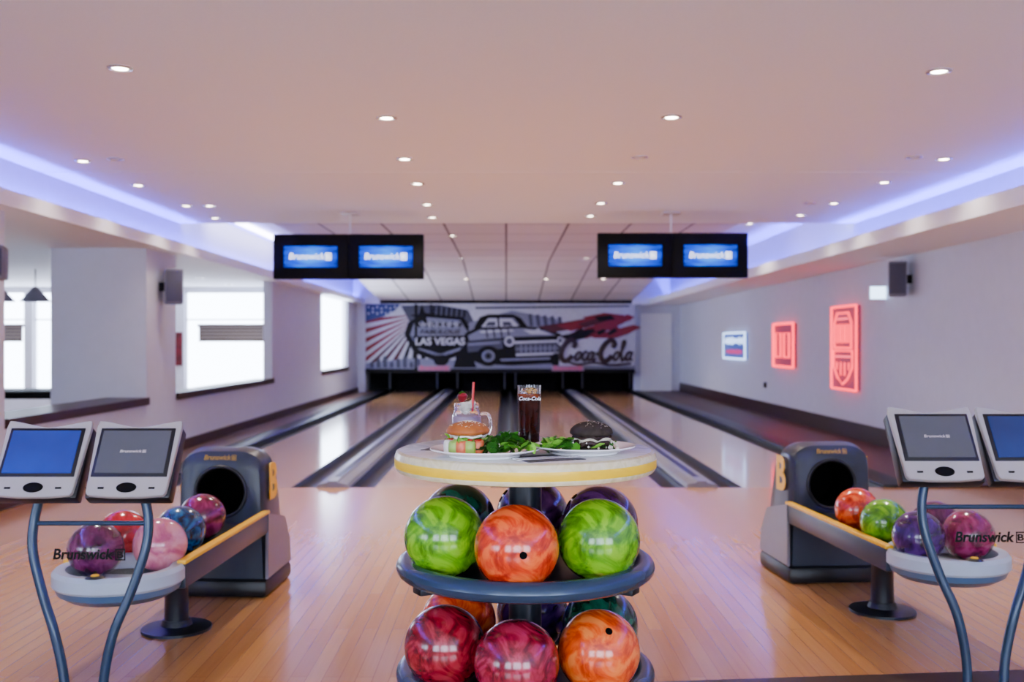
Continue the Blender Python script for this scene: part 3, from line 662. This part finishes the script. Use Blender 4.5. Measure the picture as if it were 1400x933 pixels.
def seeds(parent,r,z0,hh,mat,n=70,hole=0):
    bm=bmesh.new()
    for i in range(n):
        a=random.uniform(0,6.28); q=random.uniform(hole,.85); rr=r*q; z=z0+hh*math.sqrt(max(0,1-q*q))
        bmesh.ops.create_icosphere(bm,subdivisions=1,radius=1,matrix=Matrix.Translation((rr*math.cos(a),rr*math.sin(a),z))@Matrix.Rotation(random.uniform(0,3),4,'Z')@Matrix.Diagonal((.0022,.0012,.0009,1)))
    o=link('seeds',fin(bm,'seeds',mat,180),parent=parent); o['kind']='stuff'
def dome(name,r,z0,h,mat,parent):
    pr=[(0,z0),(r*.85,z0),(r,z0+h*.18)]+[(r*math.cos(a),z0+h*.2+h*.8*math.sin(a)) for a in [i*math.pi/2/9 for i in range(1,9)]]+[(0,z0+h)]
    return lathe(name,pr,[mat],(0,0,0),parent,48,angle=80)
bun=pm('toasted_bun','#a85c1c',.5,var=.3,scale=30,bump=.1); cream=pm('cream_cheese','#e4e0d4',.4); tom=pm('tomato_red','#a82414',.25,var=.15,scale=50)
salm=pm('salmon_pink','#d86a40',.35,var=.2,scale=60); bbun=pm('charcoal_bun','#352d27',.85,var=.3,scale=60,bump=.15,spec=.15); patty=pm('grilled_patty','#2c150b',.6,var=.4,scale=70,bump=.4); sd=pm('sesame','#efe2c0',.5); sd2=pm('sesame_dim','#a09480',.5)
cuke=pm('cucumber','#94b84c',.3); softc=pm('soft_cheese','#b8b09a',.5,var=.25,scale=90,bump=.3)
b1=root('bagel_burger',(-.098,2.555,TZ+.008),'toasted seeded bun sandwich with salmon, tomato and cream cheese','burger')
disc('bun_base',.052,.0,.018,bun,b1); disc('cream_cheese',.051,.018,.026,cream,b1,wob=.05); disc('salmon_slice',.053,.026,.034,salm,b1,wob=.07)
for i in range(6):
    a=i*math.pi/3; disc('tomato_slice' if i%2 else 'cucumber_slice',.020,.034,.040,tom if i%2 else cuke,b1,(.034*math.cos(a),.034*math.sin(a)))
leaves('lettuce',0,0,.037,.052,.052,.008,45,GR,b1,.022,7); disc('cream_layer',.048,.042,.049,cream,b1,wob=.06)
dome('bun_top',.056,.049,.034,bun,b1); seeds(b1,.056,.0562,.0272,sd,90)
for i in range(5):
    a=3.6+i*.42; disc('cucumber_slice',.016,.002,.036,cuke if i%2 else (salm if i else cream),b1,(.051*math.cos(a),.051*math.sin(a)))
b2=root('charcoal_bun_burger',(.225,2.635,TZ+.008),'black charcoal bun burger with white cheese and grilled patty','burger')
disc('bun_base',.050,0,.010,bbun,b2); leaves('lettuce',0,0,.010,.054,.052,.008,45,GR,b2,.022,9); disc('patty',.053,.013,.028,patty,b2,wob=.04); disc('cheese_crumble',.054,.026,.033,softc,b2,wob=.10)
disc('patty_upper',.051,.031,.040,patty,b2,wob=.05); dome('bun_top',.057,.038,.038,bbun,b2); seeds(b2,.057,.0456,.0305,sd2,70)
bm=bmesh.new()
for i in range(60):
    a=random.uniform(0,6.28); rr=random.uniform(.050,.078)
    bmesh.ops.create_icosphere(bm,subdivisions=1,radius=random.uniform(.002,.005),matrix=Matrix.Translation((rr*math.cos(a),rr*math.sin(a)*.8,.008+random.uniform(0,.018))))
o=link('cheese_pieces',fin(bm,'cheese_pieces',cream),parent=b2); o['kind']='stuff'
J=(-.112,2.83)
j=root('mason_jar_mug',(J[0],J[1],TZ),'clear glass mason jar mug with handle holding milky pink drink','drink')
jp=[(0,.0),(.036,.0),(.041,.006),(.042,.05),(.041,.085),(.036,.096),(.034,.1),(.036,.104),(.034,.108),(.036,.112),(.034,.12),(.0315,.12),(.0315,.098),(.037,.084),(.038,.05),(.037,.010),(.034,.006),(0,.006)]
lathe('glass_jar',jp,[M['glass']],parent=j,seg=40)
tube('handle',[(.039,0,.09),(.06,0,.088),(.068,0,.065),(.062,0,.035),(.040,0,.028)],.005,M['glass'],parent=j,seg=10)
lathe('milkshake',[(0,.004),(.034,.0045),(.039,.012),(.0398,.05),(.0388,.082),(0,.084)],[pm('milkshake_lilac','#b89cba',.4,var=.05)],parent=j,seg=40)
bm=bmesh.new()
for i in range(22):
    a=random.uniform(0,6.28); q=random.uniform(0,.02)
    bmesh.ops.create_icosphere(bm,subdivisions=2,radius=random.uniform(.007,.012),matrix=Matrix.Translation((q*math.cos(a),q*math.sin(a),.092+random.uniform(0,.026))))
o=link('whipped_cream',fin(bm,'whipped_cream',cream,180),parent=j); o['kind']='stuff'
so=tube('drinking_straw',[(0,0,0),(.004,0,.085)],.0035,pm('straw_red','#c80c18',.3),(J[0]+.016,J[1]-.012,TZ+.095),seg=10,smooth=False)
top(so,'red plastic drinking straw standing in the jar drink','straw')
sb=root('strawberry',(J[0]-.012,J[1]-.01,TZ+.121),'dark red strawberry resting on the whipped cream','fruit')
lathe('fruit_body',[(0,.0),(.006,.003),(.012,.012),(.0145,.02),(.011,.027),(0,.029)],[pm('berry_red','#7c0c18',.3,var=.3,scale=90,bump=.3)],parent=sb,seg=24); leaves('calyx',0,0,.027,.008,.008,.004,7,GR[:1],sb,.01,11)
G=(.066,2.84)
c=root('cola_glass',(G[0],G[1],TZ),'tall clear tumbler filled with dark cola and ice','drink')
lathe('glass_tumbler',[(0,0),(.026,0),(.029,.003),(.030,.05),(.034,.17),(.0325,.17),(.0285,.05),(.0265,.010),(0,.008)],[M['glass']],parent=c,seg=40)
cm=pm('cola_brown','#2a0c05',.1,var=.45,scale=30,spec=.3)
lathe('cola',[(0,.004),(.0285,.0045),(.0302,.05),(.0332,.137)],[cm],parent=c,seg=40)
lathe('cola_surface',[(.0332,.137),(.0335,.147),(0,.147)],[pm('cola_amber','#6a2a0c',.15,var=.5,scale=60)],parent=c,seg=40)
for i,(x,y,a) in enumerate([(-.016,-.012,.4),(.014,-.014,1.0),(-.004,.014,.2),(.0,-.018,.7)]): box('ice_cube',(x,y,.154),(.014,.014,.014),M['glass'],.003,rot=(a,.3,a),parent=c)
lm=root('lemon_slice',(G[0]+.004,G[1]+.006,TZ+.156),'thin lemon slice floating in the cola glass','fruit')
lathe('rind',[(.0185,-.002),(.020,-.001),(.020,.001),(.0185,.002)],[pm('lemon_rind','#d89a14',.4)],parent=lm,seg=28,rot=(R(14),0,0)); lathe('flesh',[(0,-.0015),(.0185,-.0015),(.0185,.0015),(0,.0015)],[pm('lemon_flesh','#dcb848',.4)],parent=lm,seg=28,rot=(R(14),0,0))
text('rim_lettering','Coca-Cola',.0145,M['porcelain'],(0,-.0364,.134),FR,c,shear=.3,ext=.0003)

# ------------------------------------------------------------------ LIGHT
w=bpy.data.worlds.new('World'); S.world=w; w.use_nodes=True; nt=w.node_tree; bg=nt.nodes['Background']
bg.inputs[0].default_value=(.68,.79,1,1); bg.inputs[1].default_value=17

# ------------------------------------------------------------------ CAMERA
cd=bpy.data.cameras.new('Camera'); cam=bpy.data.objects.new('Camera',cd); COL.objects.link(cam); S.camera=cam
cam.location=(0,0,1.31); cam.rotation_euler=(R(90),0,0); cd.sensor_width=36; cd.lens=35; cd.shift_x=8/1400; cd.shift_y=2.5/1400
cd.dof.use_dof=True; cd.dof.focus_distance=2.6; cd.dof.aperture_fstop=3.5
